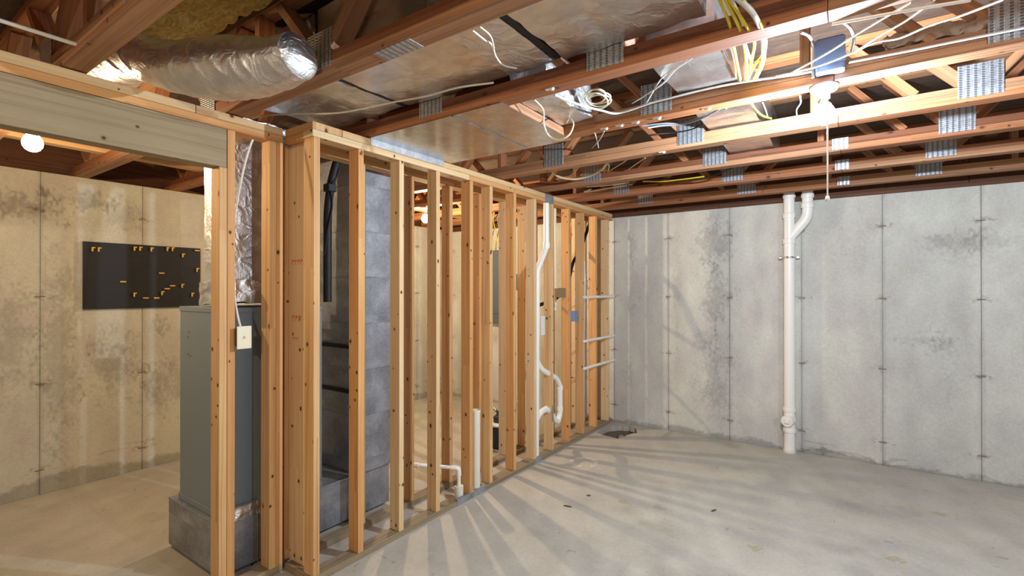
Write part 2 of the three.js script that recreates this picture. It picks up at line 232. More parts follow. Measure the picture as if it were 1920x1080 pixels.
// floor slab with a broken-out pit in the far corner
const PIT = [[-2.335, -5.0], [-2.345, -5.14], [-2.33, -5.3], [-2.25, -5.41], [-2.14, -5.46], [-2.05, -5.42], [-2.0, -5.33], [-1.965, -5.26], [-2.01, -5.16], [-2.03, -5.05], [-2.07, -4.93], [-2.15, -4.95], [-2.24, -4.955]];
{
  const sh = new THREE.Shape([[XL - 0.05, -ZF - 0.05], [XR + 0.05, -ZF - 0.05], [XR + 0.05, -ZB + 0.05], [XL - 0.05, -ZB + 0.05]].map(p => new THREE.Vector2(...p)));
  const rp = rng(5), hole = []; PIT.forEach((p, i) => { const q = PIT[(i + 1) % PIT.length]; for (let k = 0; k < 4; k++) hole.push(new THREE.Vector2(mix(p[0], q[0], k / 4) + (rp() - 0.5) * 0.014, -mix(p[1], q[1], k / 4) + (rp() - 0.5) * 0.014)); });
  sh.holes.push(new THREE.Path(hole));
  const geo = new THREE.ExtrudeGeometry(sh, { depth: 0.06, bevelEnabled: false }); geo.rotateX(-Math.PI / 2); geo.translate(0, -0.06, 0);
  const uv = geo.attributes.uv, p = geo.attributes.position; for (let i = 0; i < p.count; i++) uv.setXY(i, (p.getX(i) - XL) / 9, (p.getZ(i) - ZB) / 9);
  const map = tex(2048, 2048, (i, j) => {
    const x = i / 2048 * 9 + XL, z = j / 2048 * 9 + ZB; const a = fbm(x * 1.1, z * 1.1, 500, 4) - 0.5, b = fbm(x * 6, z * 6, 510, 3) - 0.5, c = n2(x * 80, z * 80, 520) - 0.5;
    const tr = n2(x * 1.4 + z * 3.2, x * 9 - z * 4, 530) - 0.5; let l = 1 + a * 0.14 + b * 0.09 + c * 0.05 + tr * 0.06; let d = 0, rb = 0;
    if (n2(x * 26, z * 26, 540) > 0.965) d += 0.14; if (n2(x * 45, z * 45, 545) > 0.988) d += 0.3;
    const rr = Math.hypot(x + 2.036, (z + 4.087) * 1.0); if (Math.abs(rr - 0.11) < 0.02 && n2(x * 40, z * 40, 7) > 0.4) l *= 1.13;
    const e = fbm(x * 3, z * 3, 560, 4); if (e > 0.66) d += (e - 0.66) * 0.4; for (const [sx, sz] of SPOTS) { const q = Math.hypot((x - sx) / 0.045, (z - sz) / 0.035); if (q < 1.4 && 1 - q + 1.3 * (n2(x * 50, z * 50, 570) - 0.5) > 0) rb = 1; }
    l *= 1 - d; return [178 * l - rb * 8, 172 * l - rb * 15, 160 * l - rb * 24];
  }, true, false);
  const fm = structure(new THREE.Mesh(geo, new THREE.MeshStandardMaterial({ map, roughness: 0.7, bumpMap: concBump, bumpScale: 0.0015 })), 'floor', 'bare dusty concrete basement floor'); fm.receiveShadow = fm.castShadow = true; scene.add(fm);
  const soil = new THREE.PlaneGeometry(0.7, 0.8, 40, 44); soil.rotateX(-Math.PI / 2); { const q = soil.attributes.position; for (let i = 0; i < q.count; i++) q.setY(i, -0.17 + 0.09 * (fbm(q.getX(i) * 7 + 3, q.getZ(i) * 7, 77, 4) - 0.5) + 0.04 * n2(q.getX(i) * 30, q.getZ(i) * 30, 3)); soil.computeVertexNormals(); }
  put(fm, 'pit_soil', soil, std(0x6a5f50, 0.95), -2.16, -0.005, -5.2);
  { const P = [], I = [], n = hole.length, rows = 6, rq = rng(31); for (let j = 0; j <= rows; j++) for (let i = 0; i < n; i++) { const q = hole[i], f = 1.05 - 0.12 * j / rows + (rq() - 0.5) * 0.07; P.push(-2.16 + (q.x + 2.16) * f, -0.058 - 0.15 * j / rows, -5.2 + (-q.y + 5.2) * f); } for (let j = 0; j < rows; j++) for (let i = 0; i < n; i++) { const a = j * n + i, b = j * n + (i + 1) % n; I.push(a, b, a + n, b, b + n, a + n); } const g = new THREE.BufferGeometry(); g.setAttribute('position', new THREE.Float32BufferAttribute(P, 3)); g.setIndex(I); g.computeVertexNormals(); put(fm, 'pit_wall', g, new THREE.MeshStandardMaterial({ color: 0x6b5a47, roughness: 0.95, side: THREE.DoubleSide })); }
  const rr = rng(9); for (let k = 0; k < 9; k++) { const g = new THREE.IcosahedronGeometry(0.02 + rr() * 0.025, 1), q = g.attributes.position; for (let i = 0; i < q.count; i++) { const s = 0.7 + 0.6 * n3(q.getX(i) * 40, q.getY(i) * 40 + k, q.getZ(i) * 40); q.setXYZ(i, q.getX(i) * s, q.getY(i) * s * 0.7, q.getZ(i) * s); } g.computeVertexNormals(); put(fm, 'rubble', g, std(0x8d857a, 0.95), -2.28 + rr() * 0.24, -0.115, -5.38 + rr() * 0.36); }
}
{ // subfloor above and rim boards
  M.osb = new THREE.MeshStandardMaterial({ map: tex(512, 512, (i, j) => { const q = (Math.floor(n2(i / 9 + 4 * n2(i / 30, j / 30, 1), j / 22, 21) * 6) + Math.floor(n2(i / 22, j / 8 + 4 * n2(i / 30, j / 30, 2), 22) * 6)) / 10; const t = 0.72 + 0.4 * q; return [80 * t, 60 * t, 45 * t]; }), roughness: 0.85 });
  const g = new THREE.Group(); g.position.set((XL + XR) / 2, SUB, (ZB + ZF) / 2); structure(g, 'ceiling', 'underside of the floor above, brown sheathing over the trusses'); scene.add(g);
  for (let i = 0; i < 4; i++) for (let j = 0; j < 8; j++) { const x0 = XL - 0.2 + i * 2.3, z0 = ZB - 0.2 + j * 1.15; board(g, 'panel', M.osb, [x0, x0 + 2.297], [SUB, SUB + 0.022], [z0, z0 + 1.147], (i * 3 + j) % 5); }
  const rimB = structure(new THREE.Group(), 'trim_1', 'dark wooden sill and rim boards above the back concrete wall'); rimB.position.set((XL + XR) / 2, 2.44, ZB - 0.05); scene.add(rimB);
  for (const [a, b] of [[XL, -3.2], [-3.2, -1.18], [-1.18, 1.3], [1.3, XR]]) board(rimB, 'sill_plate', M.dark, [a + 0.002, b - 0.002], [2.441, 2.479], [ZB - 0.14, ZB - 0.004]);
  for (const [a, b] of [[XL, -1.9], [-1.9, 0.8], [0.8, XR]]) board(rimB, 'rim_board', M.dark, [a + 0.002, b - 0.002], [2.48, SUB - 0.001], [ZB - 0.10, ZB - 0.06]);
  const rimL = structure(new THREE.Group(), 'trim_2', 'dark wooden rim board above the left concrete wall'); rimL.position.set(XL - 0.1, TOP, (ZB + ZF) / 2); scene.add(rimL);
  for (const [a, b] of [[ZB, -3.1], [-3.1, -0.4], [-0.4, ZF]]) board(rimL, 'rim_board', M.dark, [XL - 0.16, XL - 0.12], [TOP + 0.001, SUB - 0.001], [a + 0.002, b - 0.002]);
}

// ---------------------------------------------------------------- floor trusses
const TZ = [-0.594, -1.241, -1.905, -2.555, -3.215, -3.87, -4.525, -5.2], CW = 0.086;
const trussLabel = ['open-web wooden floor truss nearest the viewer, crossing top left corner over the header', 'second floor truss, its chord passing under the large foil duct at upper left', 'third floor truss, along the near edge of the plain sheet metal pan', 'fourth floor truss, carrying the bright bulb with the pull string', 'fifth floor truss, next one behind the bright bulb', 'sixth floor truss, third one counted from the back wall', 'seventh floor truss, second one counted from the back wall', 'last floor truss, directly in front of the back concrete wall'];
const PP = [-4.86, -3.86, -2.86, -1.853, -0.852, 0.50, 1.5, 2.5, 3.3];
TZ.push(0.061, 0.716, 1.371); trussLabel.push('floor truss just behind the viewer', 'floor truss second behind the viewer', 'floor truss third behind the viewer, with a bare bulb');
TZ.forEach((z, k) => {
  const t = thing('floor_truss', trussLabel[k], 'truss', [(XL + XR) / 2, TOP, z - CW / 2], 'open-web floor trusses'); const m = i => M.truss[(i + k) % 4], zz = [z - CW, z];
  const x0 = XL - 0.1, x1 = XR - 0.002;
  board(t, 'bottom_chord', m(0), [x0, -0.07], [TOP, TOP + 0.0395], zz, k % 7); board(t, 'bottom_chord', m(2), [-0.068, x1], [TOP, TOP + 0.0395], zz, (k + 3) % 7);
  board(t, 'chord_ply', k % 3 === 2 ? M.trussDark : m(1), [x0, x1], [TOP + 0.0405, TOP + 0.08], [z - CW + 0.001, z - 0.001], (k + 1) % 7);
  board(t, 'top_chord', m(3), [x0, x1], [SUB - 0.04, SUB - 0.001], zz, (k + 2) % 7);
  PP.forEach((p, i) => {
    for (const s of [-1, 1]) { const a = V(p + s * 0.035, TOP + 0.08, 0), b = V(p + s * 0.335, SUB - 0.04, 0), L = a.distanceTo(b); const w = put(t, 'web', cbox(L, 0.038, CW - 0.004, 0.002, (i + k + (s > 0 ? 2 : 0)) % 5), m(i), (a.x + b.x) / 2, (a.y + b.y) / 2, z - CW / 2); w.rotation.z = Math.atan2(b.y - a.y, b.x - a.x); }
    if (i > 1 && i < 7) put(t, 'gusset_plate', cbox(0.165, 0.16, 0.003, 0.0008, 1), M.gusset, p, TOP + 0.098, z + 0.0012);
  });
  if (k > 4) put(t, 'splice_plate', cbox(0.09, 0.075, 0.003, 0.0008, 1), M.gusset, -0.072, TOP + 0.045, z + 0.0012);
  if (k === 1) put(t, 'splice_plate', cbox(0.2, 0.003, 0.075, 0.0008, 1), M.gusset, -1.42, TOP - 0.0012, z - CW / 2);
  for (const [xa, xb] of [[-1.06, -1.36], [0.26, -0.02]]) { const a = V(xa, TOP + 0.08, 0), b = V(xb, SUB - 0.04, 0), L = a.distanceTo(b); const w = put(t, 'web', cbox(L, 0.038, CW - 0.006, 0.002, (k + 3) % 5), m(2), (a.x + b.x) / 2, (a.y + b.y) / 2, z - CW / 2); w.rotation.z = Math.atan2(b.y - a.y, b.x - a.x); }
  for (const x of [-0.18, -2.36, 1.0]) board(t, 'web_post', m(2), [x - 0.019, x + 0.019], [TOP + 0.081, SUB - 0.041], [z - CW + 0.002, z - 0.002], 3);
});
{ const s = thing('strongback', 'long plank on edge resting on the trusses beside the left concrete wall', 'plank', [-4.52, TOP + 0.082, -2]); board(s, 'plank', M.stud[1], [-4.54, -4.5], [TOP + 0.081, TOP + 0.17], [-5.3, 0.1]); board(s, 'ledger', M.stud[0], [-4.5, -4.46], [TOP + 0.081, TOP + 0.118], [-5.3, 0.1]); }

// ---------------------------------------------------------------- stud walls
const studMat = i => M.stud[(i * 3 + 1) % 5];
{ // front row facing the room
  const w = thing('stud_wall', 'front row of bare wooden studs with plates facing the open room', 'wall frame', [-2.42, 0, -3.5]), x = [-2.466, -2.377];
  for (const [a, b] of [[-2.745, -1.55], [-2.905, -2.86], [-3.822, -3.062], [-5.53, -3.9]]) board(w, 'bottom_plate', M.plate, x, [0.0, 0.038], [a, b]);
  board(w, 'top_plate', M.stud[2], x, [2.405, 2.443], [-2.86, -1.552]); board(w, 'top_plate', M.stud[3], x, [2.405, 2.443], [-5.53, -2.863]);
  board(w, 'top_plate', M.stud[0], x, [2.444, 2.484], [-4.0, -1.74]); board(w, 'top_plate', M.stud[2], x, [2.444, 2.484], [-5.53, -4.003]);
  [-1.597, -1.887, -2.203, -2.54, -2.904, -3.152, -3.486, -3.814, -4.124, -4.472, -4.787, -5.108, -5.431].forEach((z, i) => board(w, 'stud', studMat(i), x, [0.0385, 2.4045], [z, z + 0.038], i % 7));
  // short return at the near end
  board(w, 'bottom_plate', M.plate, [-2.64, -2.467], [0, 0.038], [-1.64, -1.552]);
  board(w, 'top_plate', M.stud[4], [-2.64, -2.467], [2.405, 2.443], [-1.64, -1.552]); board(w, 'top_plate', M.stud[1], [-2.64, -2.377], [2.444, 2.484], [-1.738, -1.552]);
  const fl = board(w, 'stud', M.stud[2], [-2.668, -2.52], [0.0385, 2.4045], [-1.63, -1.592], 2); fl.name = 'flat_stud'; fl.userData.label = 'flat board with faint red grade stamps';
  board(w, 'stud', M.stud[1], [-2.709, -2.6705], [0.0385, 2.4045], [-1.65, -1.568], 4);
  const stamp = (x, y, s, n) => { for (let k = 0; k < n; k++) { const sh = new THREE.Shape(); sh.moveTo(0, 0); sh.lineTo(0.2, 0); sh.lineTo(0.2, 0.6); sh.lineTo(0.5, 0.6); sh.absarc(0.5, 0.75, 0.25, -Math.PI / 2, Math.PI / 2, false); sh.lineTo(0, 1.0); sh.closePath(); const g = new THREE.ExtrudeGeometry(sh, { depth: 0.0006, bevelEnabled: false }); g.scale(s, s, 1); put(fl, 'stamp', g, M.red, x + k * s * 0.95, y, -1.5922); } };
  stamp(-2.64, 1.72, 0.03, 4); stamp(-2.635, 1.4, 0.034, 3); stamp(-2.63, 1.29, 0.02, 3);
}
{ // second row behind it
  const w = thing('stud_wall', 'second row of wooden studs just behind the front row, beside the utility space', 'wall frame', [-2.695, 0, -3.6]), x = [-2.739, -2.65];
  for (const [a, b] of [[-3.0, -1.66], [-5.53, -3.003]]) { board(w, 'bottom_plate', M.plate, x, [0, 0.038], [a, b]); board(w, 'top_plate', M.stud[1], x, [2.405, 2.443], [a, b]); }
  board(w, 'top_plate', M.stud[3], x, [2.444, 2.484], [-5.53, -1.66]);
  [-1.70, -2.121, -2.558, -2.98, -3.36, -3.76, -4.073, -4.272, -4.621, -5.0, -5.13, -5.4].forEach((z, i) => board(w, 'stud', studMat(i + 2), x, [0.0385, 2.4045], [z, z + 0.038], (i + 3) % 7));
}
{ // wide opening at the left: header, trimmer, king stud and corner post
  const w = thing('opening_frame', 'wooden opening frame with weathered grey header beam at left of the furnace', 'wall frame', [-2.685, 0, -0.6]), x = [-2.729, -2.64];
  board(w, 'header_beam', M.beam, [-2.728, -2.641], [2.205, 2.403], [-1.237, 1.05], 2);
  board(w, 'top_plate', M.stud[4], x, [2.405, 2.443], [-1.54, 1.1], 3); board(w, 'top_plate', M.stud[2], x, [2.444, 2.484], [-1.09, 1.1], 1); board(w, 'top_plate', M.stud[0], x, [2.444, 2.484], [-1.54, -1.093], 5);
  board(w, 'trimmer_stud', M.stud[1], x, [0.0385, 2.204], [-1.2385, -1.201], 1); board(w, 'king_stud', M.stud[3], x, [0.0385, 2.404], [-1.279, -1.2405], 4);
  board(w, 'trimmer_stud', M.stud[0], x, [0.0385, 2.204], [1.012, 1.05], 2); board(w, 'king_stud', M.stud[2], x, [0.0385, 2.404], [1.0515, 1.09], 3);
  board(w, 'post_stud', M.stud[1], x, [0.0385, 2.404], [-1.5005, -1.463], 6); board(w, 'post_stud', M.stud[3], x, [0.0385, 2.404], [-1.54, -1.502], 0);
  board(w, 'bottom_plate', M.plate, x, [0, 0.038], [-1.54, -1.201], 1); board(w, 'bottom_plate', M.plate, x, [0, 0.038], [1.012, 1.09], 1);
}

// ---------------------------------------------------------------- furnace, plenums and ducts
{
  const f = thing('furnace', 'grey steel furnace cabinet standing on a sheet metal base beside the opening', 'furnace', [-3.1, 0, -1.6]);
  const b = board(f, 'base_box', M.galvDull, [-3.46, -2.822], [0.02, 0.295], [-2.47, -1.283], 0);
  board(b, 'seam', M.galv, [-2.822, -2.816], [0.02, 0.292], [-1.50, -1.492], 0);
  board(b, 'top_flange', M.galvDull, [-3.462, -2.819], [0.2955, 0.305], [-2.472, -1.281], 0);
  board(b, 'floor_skid', M.black, [-3.43, -2.85], [0, 0.0195], [-2.44, -1.31], 0);
  const c = board(f, 'cabinet', M.cabinet, [-3.378, -2.832], [0.3055, 1.475], [-1.914, -1.312], 0);
  board(c, 'base_rail', M.cabinet, [-3.382, -2.828], [0.306, 0.345], [-1.916, -1.306], 1); board(c, 'top_rail', M.cabinet, [-3.382, -2.828], [1.45, 1.479], [-1.916, -1.308], 1);
  board(c, 'side_rib', M.cabinet, [-2.832, -2.826], [0.36, 1.44], [-1.914, -1.88], 1);
  for (const [x, y] of [[-3.27, 1.30], [-3.26, 1.33], [-3.27, 1.20], [-3.24, 1.19]]) put(c, 'screw', new THREE.CylinderGeometry(0.006, 0.006, 0.006, 10).rotateX(Math.PI / 2), M.galvDull, x, y, -1.31);
  // crumpled foil tape along the cabinet foot
  const tape = put(f, 'foil_tape', foilBox(0.03, 0.07, 0.34, 0.008, 30, 0.008, 3), M.foil, -2.815, 0.335, -1.47);
  const p = thing('supply_plenum', 'tall foil-wrapped plenum rising from the furnace top to the ceiling', 'duct', [-3.0, 1.48, -1.55]);
  put(p, 'foil_wrap', foilBox(0.34, 0.92, 0.42, 0.008, 8, 0.014, 1), M.foil, -3.015, 2.05, -1.575);
  put(p, 'foil_band', foilBox(0.40, 0.13, 0.46, 0.012, 16, 0.012, 5), M.foil, -3.015, 1.562, -1.58);
  put(p, 'collar', foilBox(0.38, 0.06, 0.44, 0.01, 14, 0.012, 8), M.foil, -3.015, 2.52, -1.57);
}
{ // return drop: sections with cross seams
  const d = thing('return_duct', 'blue grey sheet metal return duct with horizontal seams behind the near studs', 'duct', [-3.1, 0.306, -2.33]);
  const ys = [0.3055, 0.40, 0.705, 1.027, 1.349, 1.667, 1.989, 2.31, 2.60];
  for (let i = 0; i < ys.length - 1; i++) { board(d, 'duct_section', M.galvDull, [-3.42, -2.80], [ys[i] + 0.001, ys[i + 1] - 0.001], [-2.5, -2.17], i % 5); if (i) board(d, 'seam_cleat', M.galvDull, [-3.425, -2.796], [ys[i] - 0.005, ys[i] + 0.005], [-2.504, -2.166], i % 3); }
  board(d, 'support_angle', M.black, [-3.42, -2.86], [1.17, 1.195], [-2.166, -2.15], 0); board(d, 'support_angle', M.black, [-3.42, -2.86], [0.86, 0.885], [-2.166, -2.15], 0);
}
{ // insulated line set
  const l = thing('refrigerant_line', 'black foam-covered pipe curving down from the ceiling behind the near studs', 'pipe', [-2.79, 1.3, -1.94]);
  const o = [-2.79, 1.3, -1.94];
  put(l, 'foam_sleeve', rel(tubeGeo([[-2.78, 2.62, -2.07], [-2.775, 2.5, -2.02], [-2.775, 2.38, -1.975], [-2.78, 2.25, -1.945], [-2.785, 2.09, -1.928], [-2.785, 1.88, -1.925], [-2.785, 1.5, -1.925]], 0.026, 14), o), M.black, ...o);
  put(l, 'clamp', cbox(0.06, 0.05, 0.06, 0.004, 0), M.black, -2.775, 2.235, -1.935);
  put(l, 'thin_cable', rel(tubeGeo([[-2.765, 2.62, -2.05], [-2.755, 2.46, -2.0], [-2.75, 2.33, -1.975], [-2.752, 2.24, -1.93], [-2.75, 2.12, -1.935], [-2.755, 1.98, -1.91], [-2.78, 1.8, -1.90]], 0.005, 6), o), M.black, ...o);
}
{ // trunk duct lying in the bay between the second and third truss
  const d = thing('trunk_duct', 'wide foil-faced trunk duct crossing the ceiling between the second and third truss', 'duct', [-1.6, 2.575, -1.61]);
  const secs = [[-2.72, -2.045, 0.012, M.foil, 4], [-2.01, -1.33, 0.005, M.foilSmooth, 3], [-1.327, -1.085, 0.006, M.foil, 6], [-1.035, -0.45, 0.008, M.foilSmooth, 7]];
  secs.forEach(([a, b, amp, m, s]) => put(d, 'duct_section', foilBox(b - a, 0.27, 0.555, amp, 7, 0.02, s), m, (a + b) / 2, 2.722, -1.616));
  for (const x of [-2.0275, -1.06]) board(d, 'joint_strip', M.black, [x - 0.016, x + 0.016], [2.59, 2.84], [-1.88, -1.345], 0);
  const l = thing('branch_duct', 'smooth foil duct running away between trusses near the bright bulb', 'duct', [-0.6, 2.575, -2.9]);
  put(l, 'duct_section', foilBox(0.285, 0.26, 1.1, 0.006, 6, 0.02, 11), M.foilSmooth, -0.598, 2.708, -2.62); put(l, 'duct_section', foilBox(0.285, 0.26, 1.0, 0.006, 6, 0.02, 15), M.foilSmooth, -0.598, 2.708, -3.68);
  const fx = thing('flex_duct', 'bulging silver foil flexible duct above the header at upper left', 'duct', [-2.4, 2.5, -1.0]);
  const path = new THREE.CatmullRomCurve3([[-3.3, 2.72, -0.90], [-2.95, 2.69, -0.87], [-2.68, 2.635, -0.86], [-2.4, 2.545, -0.94], [-2.12, 2.505, -1.03], [-1.95, 2.495, -1.09], [-1.82, 2.51, -1.12]].map(p => V(...p)));
  const tg = new THREE.TubeGeometry(path, 220, 0.118, 72); { const p = tg.attributes.position, uv = tg.attributes.uv, L = path.getLength(); for (let i = 0; i < p.count; i++) { const t = uv.getX(i), c = path.getPointAt(cl(t)), v = V(p.getX(i), p.getY(i), p.getZ(i)).sub(c); const x = p.getX(i), y = p.getY(i), z = p.getZ(i); const q = 1 - Math.abs(2 * n3(x * 20 + y * 8, y * 11, z * 9) - 1); const bulge = 1 - 0.2 * sm(cl((t - 0.7) / 0.3)) + 0.12 * Math.sin(t * 9 + 0.6) + 0.10 * (n3(x * 6, y * 6, z * 6) - 0.5) + 0.06 * (q * q - 0.4); v.multiplyScalar(bulge); p.setXYZ(i, c.x + v.x, c.y + v.y * 0.95, c.z + v.z); uv.setXY(i, t * L / 0.4, uv.getY(i) * 1.8); } tg.computeVertexNormals(); }
  put(fx, 'end_cap', new THREE.SphereGeometry(0.1, 24, 16).scale(0.45, 0.9, 0.95), M.foil, -1.83, 2.508, -1.118);
  put(fx, 'foil_sleeve', rel(tg, [-2.4, 2.5, -1.0]), M.foil, -2.4, 2.5, -1.0);
  const st = thing('foil_wrap_stub', 'short crumpled foil duct stub beside the sheet metal pan', 'duct', [-1.27, 2.58, -2.32]); put(st, 'foil_wrap', foilBox(0.2, 0.24, 0.5, 0.014, 10, 0.012, 21), M.foil, -1.31, 2.66, -2.275);
}
{ // sheet metal pan nailed under two trusses
  const d = thing('sheet_metal_pan', 'plain galvanized sheet pan nailed under trusses above the stud wall', 'duct', [-1.9, 2.485, -2.3]);
  board(d, 'pan_sheet', M.galv, [-2.376, -1.722], [2.4855, 2.489], [-2.648, -1.925], 0); board(d, 'pan_sheet', M.galv, [-1.716, -1.40], [2.4855, 2.489], [-2.648, -1.925], 1);
  board(d, 'seam_cleat', M.galv, [-1.726, -1.712], [2.481, 2.4852], [-2.64, -1.93], 1);
  board(d, 'flange', M.galvBright, [-2.3755, -2.373], [2.446, 2.4895], [-2.574, -1.935], 2);
  const bl = single('end_block', 'wooden block closing the right end of the sheet metal pan', 'block', cbox(0.04, 0.045, 0.56, 0.002, 2), M.truss[0], [-1.42, 2.512, -2.273]);
}
{ const g = thing('insulation_batt', 'ragged brownish insulation strip lying on the bulb truss at right', 'insulation', [0.28, 2.572, -2.6]); put(g, 'fibre', foilBox(0.34, 0.05, 0.07, 0.02, 26, 0.01, 61), std(0x9c8672, 1), 0.28, 2.605, -2.6); }
{ // insulation batts in the bay at upper left
  const g = thing('insulation_batt', 'yellow fibrous insulation batt stuffed above the foil duct at upper left', 'insulation', [-2.35, 2.86, -0.98]);
  const q = foilBox(0.9, 0.06, 0.46, 0.02, 9, 0.014, 31); put(g, 'fibre', q, new THREE.MeshStandardMaterial({ map: tex(256, 256, (i, j) => { const v = 0.7 + 0.5 * fbm(i / 12 + 3 * n2(i / 20, j / 20, 4), j / 5, 71, 4); return [196 * v, 168 * v, 92 * v]; }), roughness: 1 }), -2.45, 2.885, -0.96);
}

// ---------------------------------------------------------------- lamps
function lampFixture(key, label, group, strong) {
  const L = LAMPS[key], [x, y, z] = L.p, t = thing('bulb_lamp', label, 'lamp', [x, TOP, z], group);
  put(t, 'lampholder', lathe([[0, 0], [0.056, 0], [0.056, -0.012], [0.05, -0.022], [0.03, -0.03], [0.024, -0.034], [0.024, -0.058], [0, -0.058]]), M.porcelain, x, TOP - 0.0005, z);
  const em = new THREE.MeshStandardMaterial({ color: 0xffffff, emissive: new THREE.Color().setRGB(...L.c), emissiveIntensity: strong, roughness: 0.4 });
  const b = put(t, 'bulb', lathe([[0.0001, -0.05], [0.016, -0.047], [0.031, -0.037], [0.041, -0.02], [0.0435, -0.003], [0.0415, 0.013], [0.035, 0.027], [0.027, 0.036], [0.0001, 0.0365]], 36), em, x, y, z);
  put(t, 'bulb_collar', lathe([[0.0001, 0.037], [0.0285, 0.037], [0.0285, 0.04], [0.024, 0.046], [0.018, 0.052], [0.014, 0.06], [0.014, 0.072], [0.0001, 0.072]], 28), M.porcelain, x, y, z);
  const l = addLamp(L); l.name = 'bulb_light'; l.position.set(0, -0.008, 0); b.add(l);
  return t;
}
{ const t = lampFixture('room', 'bright white bare bulb with a long pull string in the open room', null, 40), o = [-0.092, 2.2, -2.575];
  put(t, 'pull_string', rel(tubeGeo([[-0.098, 2.452, -2.573], [-0.094, 2.40, -2.551], [-0.093, 2.2, -2.551], [-0.094, 1.99, -2.551]], 0.0032, 6), o), M.white, ...o); put(t, 'string_bell', lathe([[0, 0.012], [0.006, 0.008], [0.009, -0.006], [0.007, -0.014], [0, -0.015]], 14), M.white, -0.094, 1.98, -2.551);
  lampFixture('hall', 'glowing warm bulb under the ceiling left of the furnace', null, 30); lampFixture('utility', 'glowing warm bulb seen between the studs', null, 30); lampFixture('rear', 'bare bulb on the truss behind the viewer', null, 20); lampFixture('side', 'bare bulb far right, outside the picture', null, 20);
  const j = thing('junction_box', 'blue plastic junction box on the truss above the bright bulb', 'electrical box', [-0.085, 2.5, -2.53]); put(j, 'box', cbox(0.105, 0.15, 0.05, 0.006, 0), M.blue, -0.083, 2.59, -2.5285); put(j, 'cover', cbox(0.112, 0.11, 0.006, 0.002, 0), M.blue, -0.083, 2.6, -2.5005);
}

// ---------------------------------------------------------------- things on the concrete walls
{ const s = thing('drain_stack', 'white plastic drain stack with a branching top on the back concrete wall', 'pipe', [-0.517, 0, -5.475]), X = -0.517, Z = -5.475;
  put(s, 'main_pipe', new THREE.CylinderGeometry(0.049, 0.049, 2.56, 28), M.pvc, X, 1.281, Z);
  for (const [y, h] of [[2.485, 0.03], [2.30, 0.05], [2.05, 0.05], [0.415, 0.045], [0.215, 0.045]]) put(s, 'hub', ringY(0.056, h), M.pvc, X, y, Z);
  const o = [X, 2.1, Z]; put(s, 'branch', rel(pipeGeo([[X, 2.08, Z], [-0.362, 2.27, Z + 0.005], [-0.362, 2.56, Z + 0.005]], 0.047, 24, 0.07), o), M.pvc, ...o);
  put(s, 'hub', ringY(0.055, 0.05), M.pvc, -0.362, 2.385, Z + 0.005); put(s, 'hub', ringY(0.055, 0.04), M.pvc, -0.362, 2.475, Z + 0.005);
  const cl_ = put(s, 'clamp', ringY(0.053, 0.02), M.chrome, X, 1.892, Z); for (const dx of [-0.075, 0.075]) put(cl_, 'bolt', cbox(0.03, 0.022, 0.03, 0.003, 0), M.chrome, X + dx, 1.892, Z - 0.01);
  const cg = new THREE.CylinderGeometry(0.052, 0.055, 0.07, 28); cg.rotateX(Math.PI / 2); cg.rotateY(-0.25); const c = put(s, 'cleanout', cg, M.pvc, X - 0.006, 0.315, Z + 0.045); const nut = put(c, 'plug', cbox(0.046, 0.046, 0.018, 0.004, 0), M.pvc, X - 0.014, 0.315, Z + 0.086); nut.rotation.y = -0.25;
  put(s, 'sleeve', ringY(0.056, 0.03), M.pvcOld, X, 0.012, Z); }
